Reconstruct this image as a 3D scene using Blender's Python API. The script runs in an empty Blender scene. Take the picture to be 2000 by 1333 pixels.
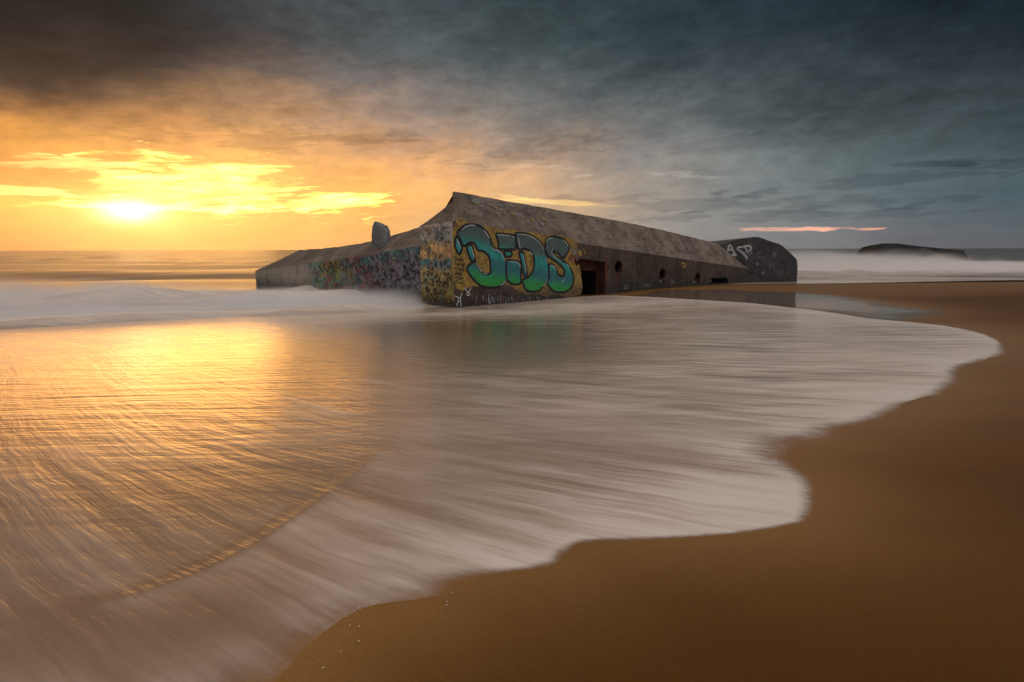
import bpy, bmesh, math, random
import numpy as np
from mathutils import Vector, Matrix
from mathutils.geometry import tessellate_polygon
R = math.radians
# ---------------------------------------------------------------- tuning
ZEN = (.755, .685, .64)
SUN_E = .12
SAND_A = (.145, .056, .0065); SAND_B = (.085, .031, .003); SAND_SHEEN = (.29, .135, .032)  # darker sand tones paint in a vignette, the lightest one a wet sheen
FOAM_A = (.64, .43, .31); FOAM_B = (.98, .86, .77); FOAM_K = .92
MIST_C = (.965, .985, 1, 1)
# ---------------------------------------------------------------- surveyed data, metres and degrees
SWASH = [[8.174,9.26,0.15],[7.32,8.368,0.2],[6.53,7.819,0.2],[6.092,7.535,0.2],[5.565,6.89,0.15],[5.193,6.437,0.2],[4.658,5.956,0.2],[4.067,5.476,0.2],[3.49,5.064,0.2],[3.065,4.757,0.2],[2.827,4.653,0.25],[2.524,4.356,0.35],[2.244,4.154,0.45],[2.01,3.938,0.5],[1.998,3.779,0.2],[1.945,3.502,0.12],[1.834,3.254,0.1],[1.705,3.033,0.1],[1.6,2.89,0.06],[1.475,2.817,0.05],[1.189,2.744,0.05],[0.777,2.69,0.05],[0.463,2.672,0.05],[0.348,2.646,0.06],[0.275,2.553,0.1],[0.192,2.431,0.07],[-0.003,2.383,0.05],[-0.118,2.352,0.08],[-0.217,2.299,0.16],[-0.285,2.21,0.3],[-0.381,2.131,0.3],[-0.526,2.075,0.26],[-0.62,2.007,0.3],[-0.681,1.916,0.32],[-0.713,1.791,0.34],[-0.738,1.714,0.34],[-1.05,1.3,0.2],[-1.5,0.8,0.2],[-8,-2,0.3],[-300,-2,0.3],[-300,80,0.3],[-3,60,0.3],[0,30,0.1],[3.259,27.794,0.3],[4.565,28.137,0.3],[6.041,26.811,0.3],[7.509,25.237,0.2],[8.649,23.97,0.12],[9.715,22.424,0.08],[10.024,19.806,0.08],[9.891,17.075,0.08],[9.712,15.309,0.08],[9.899,13.808,0.08],[10.001,12.955,0.08],[9.645,11.717,0.08],[8.928,10.307,0.1]]
BORE = [[-1.978,2.078],[-1.805,2.148],[-1.595,2.25],[-1.417,2.459],[-1.306,2.694],[-1.196,3.114],[-1.105,3.63],[-1.018,4.146],[-0.926,4.944]]
BLOBS = [[-0.816,12.81,2.306,3.061,-0.6],[0.529,9.646,1.389,1.657,-0.35],[-3.308,15.183,1.093,1.802,-0.3],[-4.372,7.912,3.134,3.499,-0.58],[-1.919,3.47,1.124,0.916,-0.3],[-1.586,1.991,0.681,0.34,-0.3],[-1.158,2.006,0.289,0.224,-0.12],[-1.588,2.31,0.312,0.13,0.12],[3.534,7.693,2.285,2.608,0.15],[6.122,8.921,1.606,2.171,0.12],[0.869,3.031,0.9,0.393,0.25],[1.415,3.306,0.476,0.401,0.25],[3.722,5.736,0.774,0.766,0.2],[-0.373,2.543,0.504,0.238,0.15],[1.018,5.485,1.284,1.202,0.1],[3.954,21.873,2.953,2.728,0.25],[-1.136,3.114,0.505,0.174,0.1],[-0.718,19.898,3.403,1.435,0.4],[2.689,22.886,2.472,1.247,0.25],[6.234,23.821,1.286,0.93,0.2]]
POOL = [[4.506,25.612],[7.759,29.728],[11.191,31.111],[13.253,29.46],[14.71,27.228],[14.598,23.121],[13.725,19.995],[12.774,17.767],[10.797,15.081],[9.625,15.17],[10.024,18.474],[9.372,21.623],[8.046,23.466],[6.037,23.892]]
SHELLS = [[-0.618,1.846],[-0.655,1.761],[-0.57,1.903],[-0.632,2.0],[-0.593,1.993],[-0.666,2.061],[-0.64,2.095],[-0.629,2.116],[-0.6,2.13],[-0.255,2.217],[-0.223,2.239],[-0.417,2.246],[-0.271,2.124],[-0.27,2.152],[1.805,2.928],[3.033,3.572]]
RIDGE = [[0.928,4.638],[4.068,4.379],[8.127,4.069],[12.463,3.721],[13.157,3.658],[17.245,3.223],[22.121,2.638],[24.929,2.302]]
WA = [-3.946,24.9]
WD = [-0.7796,0.6263]
WN = [0.6263,0.7796]
WRIDGE = [[1.512,3.35],[2.746,3.141],[4.018,2.894],[5.323,2.708],[7.288,2.513],[9.177,2.385],[12.021,2.276]]
WEAVE = [[0.0,2.466],[2.099,2.248],[4.398,2.006],[8.378,1.587],[10.916,1.384],[14.293,1.057]]
BLOCK = [[0.047,2.506],[1.141,2.706],[2.33,2.944],[3.216,3.082],[3.63,3.049],[4.394,2.846],[5.341,2.606],[5.696,2.433],[6.198,2.084],[6.896,1.554],[7.027,1.093]]
ASR = [[[1.069,2.001],[1.225,2.091],[1.304,2.515],[1.508,2.424],[1.694,2.09],[1.91,1.86]],[[1.163,2.213],[1.593,2.242]],[[1.366,1.863],[1.946,1.875]],[[2.488,2.453],[2.964,2.468],[3.056,2.238],[2.772,2.086],[2.641,2.362]],[[1.915,2.302],[2.295,2.087],[2.802,1.686],[2.694,1.656]],[[2.14,2.21],[1.984,2.363],[2.453,2.423]],[[2.563,2.423],[2.814,2.024]],[[2.332,2.087],[2.636,1.933]]]
FARB = [[[68.783,110.0,2.049],[68.859,110.0,1.276]],[[68.321,108.0,2.809],[68.482,108.0,1.197]],[[68.708,106.0,3.213],[68.931,106.0,1.027]],[[70.186,104.0,3.143],[70.419,104.0,0.952]],[[71.797,101.0,2.668],[72.006,101.0,0.804]],[[73.313,97.0,2.218],[73.496,97.0,0.682]],[[74.424,94.0,1.923],[74.585,94.0,0.641]]]
STUB = [[-6.673,27.4,2.584],[-6.652,27.4,3.086],[-6.564,27.4,3.442],[-6.438,27.4,3.584],[-6.247,27.4,3.512],[-6.08,27.4,3.464],[-5.987,27.4,3.369],[-5.897,27.4,3.179],[-5.864,27.4,2.774]]
YELLOW = [[0.101,3.344],[1.11,3.28],[2.515,3.145],[4.288,3.01],[6.523,2.838],[7.166,2.559],[7.266,1.983],[7.052,1.88],[7.103,1.552],[7.425,1.424],[7.472,0.122],[5.606,0.199],[3.863,0.34],[3.079,0.713],[2.499,0.804],[1.07,0.811],[0.045,0.881]]
LETTERS = {'B':[[[0.217,2.952],[0.369,3.073],[0.548,3.207],[0.77,3.266],[1.05,3.273],[1.305,3.236],[1.505,3.141],[1.678,3.0],[1.823,2.834],[1.925,2.632],[1.967,2.45],[2.056,2.337],[2.237,2.291],[2.45,2.175],[2.618,1.988],[2.711,1.8],[2.757,1.588],[2.787,1.353],[2.785,1.093],[2.706,0.93],[2.533,0.807],[2.285,0.736],[1.949,0.716],[1.65,0.742],[1.356,0.824],[1.127,0.97],[0.901,1.181],[0.736,1.387],[0.668,1.544],[0.769,1.675],[0.94,1.772],[1.082,1.792],[1.166,1.667],[1.308,1.484],[1.48,1.332],[1.686,1.28],[1.88,1.332],[1.882,1.492],[1.869,1.676],[1.856,1.859],[1.784,2.019],[1.667,2.134],[1.493,2.225],[1.262,2.259],[1.163,2.36],[1.094,2.493],[0.953,2.569],[0.785,2.546],[0.644,2.469],[0.533,2.425],[0.466,2.49],[0.374,2.663],[0.268,2.792]],[[0.671,2.404],[0.784,2.492],[0.91,2.47],[0.977,2.271],[1.071,1.96],[1.055,1.837],[0.884,1.84],[0.789,2.029],[0.709,2.228]],[[0.127,2.747],[0.2,2.769],[0.317,2.555],[0.436,2.36],[0.392,2.229],[0.307,2.099],[0.174,2.23],[0.098,2.425],[0.089,2.618]]],'E':[[[2.197,2.929],[2.547,2.923],[3.014,2.896],[3.204,2.863],[3.284,2.759],[3.283,2.312],[3.012,2.301],[2.389,2.302],[2.33,2.497],[2.271,2.725]],[[2.62,2.216],[3.027,2.195],[3.027,2.007],[2.759,1.998],[2.681,2.104]],[[2.776,1.818],[3.109,1.813],[3.366,1.786],[3.545,1.687],[3.594,1.518],[3.6,1.06],[3.577,0.843],[3.364,0.791],[3.073,0.828],[2.851,0.944],[2.772,1.065],[2.752,1.443]]],'D':[[[3.271,2.93],[3.464,2.98],[3.823,2.974],[4.189,2.884],[4.529,2.743],[4.806,2.55],[5.018,2.305],[5.144,2.032],[5.237,1.706],[5.294,1.379],[5.298,1.051],[5.174,0.829],[4.963,0.636],[4.717,0.471],[4.439,0.423],[4.096,0.453],[3.894,0.536],[3.76,0.714],[3.676,0.96],[3.893,1.038],[4.128,1.152],[4.297,1.331],[4.382,1.549],[4.397,1.794],[4.328,2.014],[4.192,2.185],[3.99,2.282],[3.758,2.319],[3.496,2.283],[3.399,2.378],[3.335,2.614]],[[3.48,2.153],[3.709,2.164],[3.791,1.995],[3.858,1.657],[3.942,1.316],[3.959,1.182],[3.792,1.126],[3.726,1.298],[3.643,1.613],[3.561,1.902]]],'S':[[[5.086,2.552],[5.191,2.725],[5.439,2.851],[5.764,2.855],[6.133,2.784],[6.435,2.634],[6.648,2.405],[6.631,2.276],[6.483,2.071],[6.335,1.919],[6.166,1.921],[5.959,2.075],[5.737,2.178],[5.573,2.204],[5.556,2.128],[5.74,1.976],[6.074,1.845],[6.453,1.66],[6.686,1.474],[6.884,1.208],[6.968,0.943],[6.935,0.68],[6.783,0.476],[6.477,0.333],[6.098,0.313],[5.725,0.358],[5.504,0.458],[5.302,0.646],[5.229,0.776],[5.316,0.975],[5.331,1.252],[5.311,1.479],[5.345,1.604],[5.49,1.614],[5.673,1.522],[5.822,1.34],[5.899,1.159],[6.086,1.051],[6.274,1.07],[6.347,1.223],[6.268,1.406],[6.078,1.564],[5.78,1.722],[5.486,1.878],[5.27,1.981],[5.125,2.156],[5.053,2.354]]]}
HILITE = {'B':[[[0.436,3.064],[0.658,3.198],[0.881,3.247],[1.134,3.243]],[[1.533,3.086],[1.706,2.922],[1.851,2.721]],[[1.952,2.416],[1.996,2.325],[2.237,2.268],[2.45,2.152],[2.618,1.941],[2.71,1.73]],[[1.11,1.758],[1.279,1.53],[1.466,1.355]],[[2.754,1.07],[2.659,0.908],[2.439,0.776]],[[0.894,2.404],[0.975,2.16],[1.056,1.937]],[[0.185,2.726],[0.289,2.533],[0.38,2.338]],[[1.51,1.32],[1.716,1.291]]],'E':[[[2.242,2.903],[3.014,2.861]],[[3.061,2.85],[3.22,2.782]],[[2.855,1.782],[3.269,1.763],[3.496,1.664],[3.561,1.519]]],'D':[[[3.367,2.931],[3.757,2.937],[4.189,2.848],[4.529,2.695],[4.807,2.501],[5.019,2.255]],[[5.145,1.957],[5.219,1.657]],[[5.28,1.001],[5.104,0.756],[4.927,0.637]],[[3.725,2.092],[3.825,1.658],[3.909,1.268]],[[3.432,2.803],[3.48,2.568],[3.545,2.331]],[[4.091,2.21],[4.294,2.039]]],'S':[[[5.121,2.601],[5.261,2.75],[5.547,2.815]],[[6.208,2.721],[6.436,2.583],[6.591,2.405]],[[5.534,2.379],[5.501,2.129],[5.703,1.951],[6.075,1.769]],[[5.382,1.591],[5.636,1.51],[5.804,1.315]],[[6.146,0.842],[6.241,0.813],[6.371,0.911]],[[6.453,1.634],[6.686,1.448]]]}
COLTAG = [[0.07,1.971],[0.604,0.988]]
WHITEM = [[[0.036,0.484],[0.286,0.389],[0.391,0.588]],[[0.235,0.392],[0.127,0.071]],[[0.312,0.428],[0.33,0.057]],[[0.181,0.231],[0.334,0.263]],[[0.549,0.785],[0.699,0.572],[0.859,0.771]],[[0.7,0.613],[0.646,0.471],[0.802,0.484],[0.725,0.57]]]
SMILE = [[[7.318,2.224],[7.427,2.248],[7.539,2.15],[7.543,2.005],[7.434,1.958],[7.323,2.031]]]
ARC = [[16.192,1.401],[16.401,1.485],[16.738,1.36],[16.636,1.273],[16.415,1.308],[16.537,1.157]]
ROOFM = []
AZS = [-44,-38,-32,-26,-20,-13,-6,0,6,13,20,27,35,44]
ELS = [0,1.5,3.5,5.5,7.5,9.5,12,15,18,22]
SKY = [[[225,150,88],[235,168,99],[245,187,110],[245,184,108],[242,181,109],[238,178,112],[215,170,121],[195,162,130],[174,154,135],[149,144,139],[135,131,129],[121,118,119],[106,103,106],[86,88,94]],[[235,161,85],[243,176,94],[252,193,105],[250,187,102],[246,182,103],[240,178,106],[216,170,119],[195,162,130],[174,154,135],[149,144,139],[131,131,131],[116,119,121],[100,104,108],[81,90,96]],[[242,174,79],[247,190,91],[250,203,105],[250,198,104],[248,190,102],[244,180,98],[222,172,113],[202,166,127],[177,155,130],[149,142,134],[131,133,130],[113,121,123],[90,105,111],[73,89,97]],[[223,149,73],[233,167,82],[243,191,95],[246,192,98],[244,186,99],[238,175,97],[218,168,111],[199,163,125],[174,152,128],[145,139,131],[125,128,126],[104,115,118],[84,98,103],[68,84,90]],[[187,124,63],[218,151,72],[238,177,87],[239,179,93],[234,174,97],[223,163,99],[204,158,112],[186,153,124],[163,144,126],[135,132,127],[112,118,118],[92,103,107],[74,87,91],[59,73,78]],[[114,80,54],[159,110,67],[205,144,85],[217,156,93],[211,157,100],[193,147,107],[176,143,114],[160,139,121],[141,129,120],[118,117,117],[98,104,106],[81,91,94],[66,76,80],[50,63,67]],[[53,45,44],[82,64,56],[137,104,80],[164,124,91],[170,131,100],[156,129,110],[141,124,112],[127,119,112],[114,112,109],[98,102,103],[81,89,91],[68,76,80],[54,63,67],[36,47,52]],[[35,34,38],[41,38,43],[65,56,57],[96,82,77],[114,100,92],[116,108,104],[104,102,101],[92,95,96],[84,89,91],[72,81,84],[61,70,74],[50,60,65],[37,47,53],[20,30,38]],[[34,34,37],[35,36,39],[41,42,45],[59,60,64],[73,75,78],[86,91,93],[80,88,90],[71,81,83],[62,73,76],[50,62,67],[43,54,60],[35,46,53],[23,34,42],[18,28,36]],[[34,34,37],[35,35,38],[40,42,45],[53,57,61],[62,69,73],[69,78,81],[59,70,74],[48,60,64],[43,55,60],[38,50,56],[35,47,54],[30,42,50],[23,34,42],[18,28,36]]]
STREAK = {'orange':[[-4.97,5.09,11.21,4.02,0.22],[-1.97,5.39,3.05,4.69,0.2]],'pink':[[19.94,1.84,33.38,1.6,0.13],[26.35,1.78,32.49,1.66,0.16]],'white':[[13.02,7.18,19.92,6.29,0.28],[6.01,6.96,8.22,6.97,0.15],[-0.45,8.06,6.0,7.62,0.3],[-16.81,17.09,-12.29,17.37,0.3],[-30.36,16.73,-28.55,16.87,0.25],[-17.74,16.13,-15.07,16.42,0.2]],'dark':[[32.58,6.73,39.53,6.33,0.3]]}
PATCH = {'main':[-25.63,5.48],'upleft':[-35.91,6.62],'band':[-30.45,3.5],'left':[-39.4,4.37],'sun':[-33.22,2.95],'top':[-27.51,6.88],'r1':[-17.02,4.64]}
azel_test = [[-41.0,5.54],[-14.6,7.01],[-24.28,7.06],[-37.97,6.45],[-33.73,6.79]]
# ---------------------------------------------------------------- helpers
C = bpy.context.scene.collection
rnd = random.Random(7)
def lin(c):
    c = c / 255.0
    return c / 12.92 if c <= .04045 else ((c + .055) / 1.055) ** 2.4
def L3(c): return (lin(c[0]), lin(c[1]), lin(c[2]))

class S:                                           # a socket wrapper for node arithmetic
    def __init__(s, T, k): s.T = T; s.k = k
    def __add__(a, b): return a.T.m('ADD', a, b)
    __radd__ = __add__
    def __sub__(a, b): return a.T.m('SUBTRACT', a, b)
    def __rsub__(a, b): return a.T.m('SUBTRACT', b, a)
    def __mul__(a, b): return a.T.m('MULTIPLY', a, b)
    __rmul__ = __mul__
    def __truediv__(a, b): return a.T.m('DIVIDE', a, b)
    def __pow__(a, b): return a.T.m('POWER', a, b)
class NT:
    def __init__(s, tree): s.t = tree; s.n = tree.nodes; s.l = tree.links
    def put(s, inp, val):
        if isinstance(val, S): s.l.new(val.k, inp)
        elif val is not None:
            if inp.type == 'RGBA' and len(val) == 3: val = (*val, 1)
            inp.default_value = val
    def m(s, op, a, b=None, c=None, clamp=False):
        n = s.n.new('ShaderNodeMath'); n.operation = op; n.use_clamp = clamp
        for i, x in enumerate((a, b, c)):
            if x is not None: s.put(n.inputs[i], x)
        return S(s, n.outputs[0])
    def exp(s, a): return s.m('EXPONENT', a)
    def mx(s, a, b): return s.m('MAXIMUM', a, b)
    def mn(s, a, b): return s.m('MINIMUM', a, b)
    def ss(s, x, a, b, lo=0., hi=1.):
        n = s.n.new('ShaderNodeMapRange'); n.interpolation_type = 'SMOOTHSTEP'
        for i, v_ in enumerate((x, a, b, lo, hi)): s.put(n.inputs[i], v_)
        return S(s, n.outputs[0])
    def lr(s, x, a, b, lo=0., hi=1.):
        n = s.n.new('ShaderNodeMapRange')
        for i, v_ in enumerate((x, a, b, lo, hi)): s.put(n.inputs[i], v_)
        return S(s, n.outputs[0])
    def comb(s, x, y, z=0.):
        n = s.n.new('ShaderNodeCombineXYZ')
        for i, v_ in enumerate((x, y, z)): s.put(n.inputs[i], v_)
        return S(s, n.outputs[0])
    def sep(s, v_):
        n = s.n.new('ShaderNodeSeparateXYZ'); s.put(n.inputs[0], v_)
        return [S(s, o) for o in n.outputs]
    def noise(s, vec, scale=1., detail=4., rough=.5, dist=0., col=False):
        n = s.n.new('ShaderNodeTexNoise'); s.put(n.inputs['Vector'], vec)
        n.inputs['Scale'].default_value = scale; n.inputs['Detail'].default_value = detail
        n.inputs['Roughness'].default_value = rough; n.inputs['Distortion'].default_value = dist
        return S(s, n.outputs['Color' if col else 'Fac'])
    def voro(s, vec, scale=1., out='Color', feat='F1', rnd_=1.):
        n = s.n.new('ShaderNodeTexVoronoi'); n.feature = feat; s.put(n.inputs['Vector'], vec)
        n.inputs['Scale'].default_value = scale; n.inputs['Randomness'].default_value = rnd_
        return S(s, n.outputs[out])
    def ramp(s, f, stops, mode='LINEAR'):
        n = s.n.new('ShaderNodeValToRGB'); s.put(n.inputs[0], f); e = n.color_ramp.elements
        n.color_ramp.interpolation = mode
        while len(e) < len(stops): e.new(.5)
        for k, (p, c) in enumerate(stops):
            e[k].position = p; e[k].color = (*c, 1)
        return S(s, n.outputs[0])
    def mix(s, f, a, b, mode='MIX'):
        n = s.n.new('ShaderNodeMix'); n.data_type = 'RGBA'; n.blend_type = mode
        s.put(n.inputs[0], f); s.put(n.inputs[6], a); s.put(n.inputs[7], b)
        return S(s, n.outputs[2])
    def scale(s, c, f): return s.mix(1., c, s.comb(f, f, f), 'MULTIPLY')
    def attr(s, name, out='Fac'):
        n = s.n.new('ShaderNodeAttribute'); n.attribute_name = name
        return S(s, n.outputs[out])
    def tex(s, out):
        n = s.n.new('ShaderNodeTexCoord'); return S(s, n.outputs[out])
    def geo(s, out='Position'):
        n = s.n.new('ShaderNodeNewGeometry'); return S(s, n.outputs[out])
    def uv(s, name):
        n = s.n.new('ShaderNodeUVMap'); n.uv_map = name; return S(s, n.outputs[0])
    def bump(s, h, strength=.3, dist=.02, normal=None):
        n = s.n.new('ShaderNodeBump'); n.inputs['Strength'].default_value = strength
        n.inputs['Distance'].default_value = dist; s.put(n.inputs['Height'], h)
        if normal is not None: s.put(n.inputs['Normal'], normal)
        return S(s, n.outputs[0])
    def bsdf(s, col, rough=.7, spec=.5, normal=None):
        n = s.n.new('ShaderNodeBsdfPrincipled'); s.put(n.inputs['Base Color'], col)
        s.put(n.inputs['Roughness'], rough); s.put(n.inputs['Specular IOR Level'], spec)
        if normal is not None: s.put(n.inputs['Normal'], normal)
        return S(s, n.outputs[0])
    def mixs(s, f, a, b):
        n = s.n.new('ShaderNodeMixShader'); s.put(n.inputs[0], f)
        s.l.new(a.k, n.inputs[1]); s.l.new(b.k, n.inputs[2]); return S(s, n.outputs[0])
    def glossy(s, col, rough, normal=None):
        n = s.n.new('ShaderNodeBsdfGlossy'); s.put(n.inputs['Color'], col); s.put(n.inputs['Roughness'], rough)
        if normal is not None: s.put(n.inputs['Normal'], normal)
        return S(s, n.outputs[0])
    def transp(s, col=(1, 1, 1)):
        n = s.n.new('ShaderNodeBsdfTransparent'); s.put(n.inputs['Color'], col); return S(s, n.outputs[0])
    def fres(s, ior, normal=None):
        n = s.n.new('ShaderNodeFresnel'); n.inputs['IOR'].default_value = ior
        if normal is not None: s.put(n.inputs['Normal'], normal)
        return S(s, n.outputs[0])
    def out(s, sh, kind='Surface'):
        n = next((k for k in s.n if k.type == 'OUTPUT_MATERIAL'), None) or s.n.new('ShaderNodeOutputMaterial')
        s.l.new(sh.k, n.inputs[kind])
def mat(name):
    m = bpy.data.materials.new(name); m.use_nodes = True; m.node_tree.nodes.clear()
    return m, NT(m.node_tree)

# ---------------------------------------------------------------- world
SUN_AZ, SUN_EL = R(PATCH['sun'][0]), R(PATCH['sun'][1])
sc = bpy.context.scene
W = bpy.data.worlds.new("World"); sc.world = W; W.use_nodes = True
W.node_tree.nodes.clear()
w = NT(W.node_tree)
d = w.tex('Generated')
dx, dy, dz = w.sep(d)
az0 = w.m('ARCTAN2', dx, dy) * 57.2958
el0 = w.m('ARCSINE', dz) * 57.2958
dzz = dz - 0.05 * dx
pv = w.comb(dx * 3., dy * 3., dzz * 8.)
n1 = w.noise(pv, 2.2, 6., .58)
n2 = w.noise(w.comb(dx * 3. + 5.3, dy * 3. + 2.1, dzz * 8. + 7.7), 2.2, 6., .58)
n3 = w.noise(w.comb(dx * 3. + 1., dy * 3., dzz * 9.), 4.5, 8., .64, .4)
elf = w.ss(el0, 0., 6., .25, 1.)
az = az0 + (n1 - .5) * 16.
el = el0 + (n2 - .5) * 7. * elf
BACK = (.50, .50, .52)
rows = []
for r_, e in zip(SKY, ELS):
    t_ = min(1, max(0, (e - 12) / 10.))
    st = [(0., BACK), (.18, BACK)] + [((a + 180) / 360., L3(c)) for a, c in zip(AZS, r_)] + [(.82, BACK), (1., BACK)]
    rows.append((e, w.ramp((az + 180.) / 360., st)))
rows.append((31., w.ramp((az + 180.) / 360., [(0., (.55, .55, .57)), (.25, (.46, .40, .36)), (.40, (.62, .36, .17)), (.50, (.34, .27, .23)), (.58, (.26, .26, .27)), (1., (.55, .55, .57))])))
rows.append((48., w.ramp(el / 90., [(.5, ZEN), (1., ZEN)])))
col = rows[0][1]
for (ea, _), (eb, c) in zip(rows[:-1], rows[1:]):
    col = w.mix(w.lr(el, ea, eb), col, c)
# light and dark within the cloud deck
n4 = w.noise(w.comb(dx * 3. + 9., dy * 3., dzz * 9.), 1.5, 8., .55, .6)
n8 = w.noise(w.comb(dx * 3. + 2., dy * 3. + 6., dzz * 7.), 9., 7., .66, .2)
shade = 1.13 + ((n3 - .5) * .95 + (n4 - .5) * 1.05 + (n8 - .5) * .95) * w.ss(el0, 1., 13., .26, 1.05)
shade = shade * (1. - .54 * w.ss(el0, 9., 15.5) * w.ss(az0, -12., -36.))
col = w.scale(col, w.mx(shade, .3))
def ell(a, e, wa, we, tilt=0.):
    da = (az0 - a) / wa; de = (el0 - e - tilt * (az0 - a)) / we
    return w.m('SQRT', da * da + de * de)
def add(col, f, c): return w.mix(1., col, w.scale(w.comb(*c), f), 'ADD')
# lit gaps under the deck round the sun
ns = w.noise(w.comb(dx * 3., dy * 3., dzz * 20.), 5., 6., .6, .5)
ns2 = w.noise(w.comb(dx * 3. + 4., dy * 3., dzz * 36.), 8., 5., .6, .3)
ns3 = w.noise(w.comb(dx * 3. + 7., dy * 3., dzz * 14.), 2.6, 5., .55, .4)
nn = (ns - .5) * 3.0 + (ns2 - .5) * 1.2 + (ns3 - .5) * 2.2
def gap(key, wa, we, k, c, tilt=0., soft=.45, nk=1.):
    global col
    a, e = PATCH[key]
    f = w.ss(1. - ell(a, e, wa, we, tilt) + nn * nk, 0., soft) * k
    col = add(col, f, c)
sA, sE = PATCH['sun']
gap('main', 10.5, 2.3, 1., (4.0, 1.75, .30), -.10, 1.3)
gap('top', 8., 1.5, .6, (1.4, .75, .18), -.04, 1.)
gap('r1', 5., 1.5, 1., (6.0, 2.5, .34), -.05, 1.3)
gap('band', 12., .5, 1., (3.4, 1.6, .38), .0, .9, .8)
gap('upleft', 4.5, .65, .7, (.7, .5, .18), .05)
gap('left', 5., .35, .8, (.8, .56, .2), .0)
r_sun = ell(sA, sE + .25, 1.25, .55)
col = add(col, w.exp(w.m('POWER', r_sun / 1.5, 2.) * -1.), (2.2, 1.9, 1.1))
col = add(col, w.exp(w.m('POWER', r_sun / 4.5, 1.3) * -1.), (.9, .40, .12))
col = add(col, w.exp(w.m('POWER', ell(sA + 5., sE + .5, 27., 4.6), 1.7) * -1.), (.17, .058, .022))
def streak(q, c, k, nk=1.):
    global col
    a, e, b, e2, th = q
    f = w.ss(1. - ell((a + b) / 2, (e + e2) / 2, abs(b - a) / 2 * 1.15, th * 1.3, (e2 - e) / (b - a)) + nn * nk * .7, 0., .7) * k
    if c is None: col = w.mix(f, col, w.mix(1., col, (.50, .52, .56), 'MULTIPLY'))
    else: col = add(col, f, c)
col = add(col, w.exp(w.m('POWER', ell(-9., 7.8, 15., 3.6, -.06), 2.) * -1.) * (.45 + n3 * 1.1), (.115, .050, .016))
for q in STREAK['dark']: streak(q, None, .75, .8)
for q in [(6, 4.6, 34, 3.6, .55), (14, 2.9, 44, 2.7, .40), (24, 5.2, 46, 6.0, .45), (-6, 8.9, 12, 9.6, .8), (-32, 9.2, -14, 10.2, .7)]: streak(q, None, .42, 2.2)
for q in STREAK['orange']: streak(q, (.55, .34, .06), .8)
for q in STREAK['pink']: streak(q, (.55, .20, .09), .8, 1.7)
for q in STREAK['white'][:3]: streak(q, (.17, .13, .10), .6, 1.5)

sky = w.n.new('ShaderNodeTexSky'); sky.sky_type = 'NISHITA'; sky.sun_disc = False
sky.sun_elevation = SUN_EL; sky.sun_rotation = SUN_AZ; sky.dust_density = 2.
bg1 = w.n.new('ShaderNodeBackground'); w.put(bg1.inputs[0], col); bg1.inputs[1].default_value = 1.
bg2 = w.n.new('ShaderNodeBackground'); w.l.new(sky.outputs[0], bg2.inputs[0]); bg2.inputs[1].default_value = .05
mixw = w.mixs(.06, S(w, bg1.outputs[0]), S(w, bg2.outputs[0]))
wo = w.n.new('ShaderNodeOutputWorld'); w.l.new(mixw.k, wo.inputs[0])

sun = bpy.data.lights.new('sun', 'SUN'); sun.energy = SUN_E; sun.angle = R(22.); sun.color = (1., .5, .2)
so = bpy.data.objects.new('sun', sun); C.objects.link(so)
to_sun = Vector((math.sin(SUN_AZ) * math.cos(SUN_EL), math.cos(SUN_AZ) * math.cos(SUN_EL), math.sin(SUN_EL)))
so.rotation_euler = to_sun.to_track_quat('Z', 'Y').to_euler(); so.location = (-20, 30, 12)

# ---------------------------------------------------------------- camera
cam = bpy.data.cameras.new('camera'); cam.lens = 1111 / 2000 * 36; cam.sensor_width = 36; cam.clip_end = 20000; cam.clip_start = .05
co = bpy.data.objects.new('camera', cam); C.objects.link(co); sc.camera = co
P_, RO = R(9.17), R(.143)
fwd = Vector((0, math.cos(P_), -math.sin(P_))); up = Vector((0, math.sin(P_), math.cos(P_))); right = Vector((1, 0, 0))
r2 = right * math.cos(RO) - up * math.sin(RO); u2 = up * math.cos(RO) + right * math.sin(RO)
co.matrix_world = Matrix(((r2.x, u2.x, -fwd.x, 0), (r2.y, u2.y, -fwd.y, 0), (r2.z, u2.z, -fwd.z, 2.3), (0, 0, 0, 1)))

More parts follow.
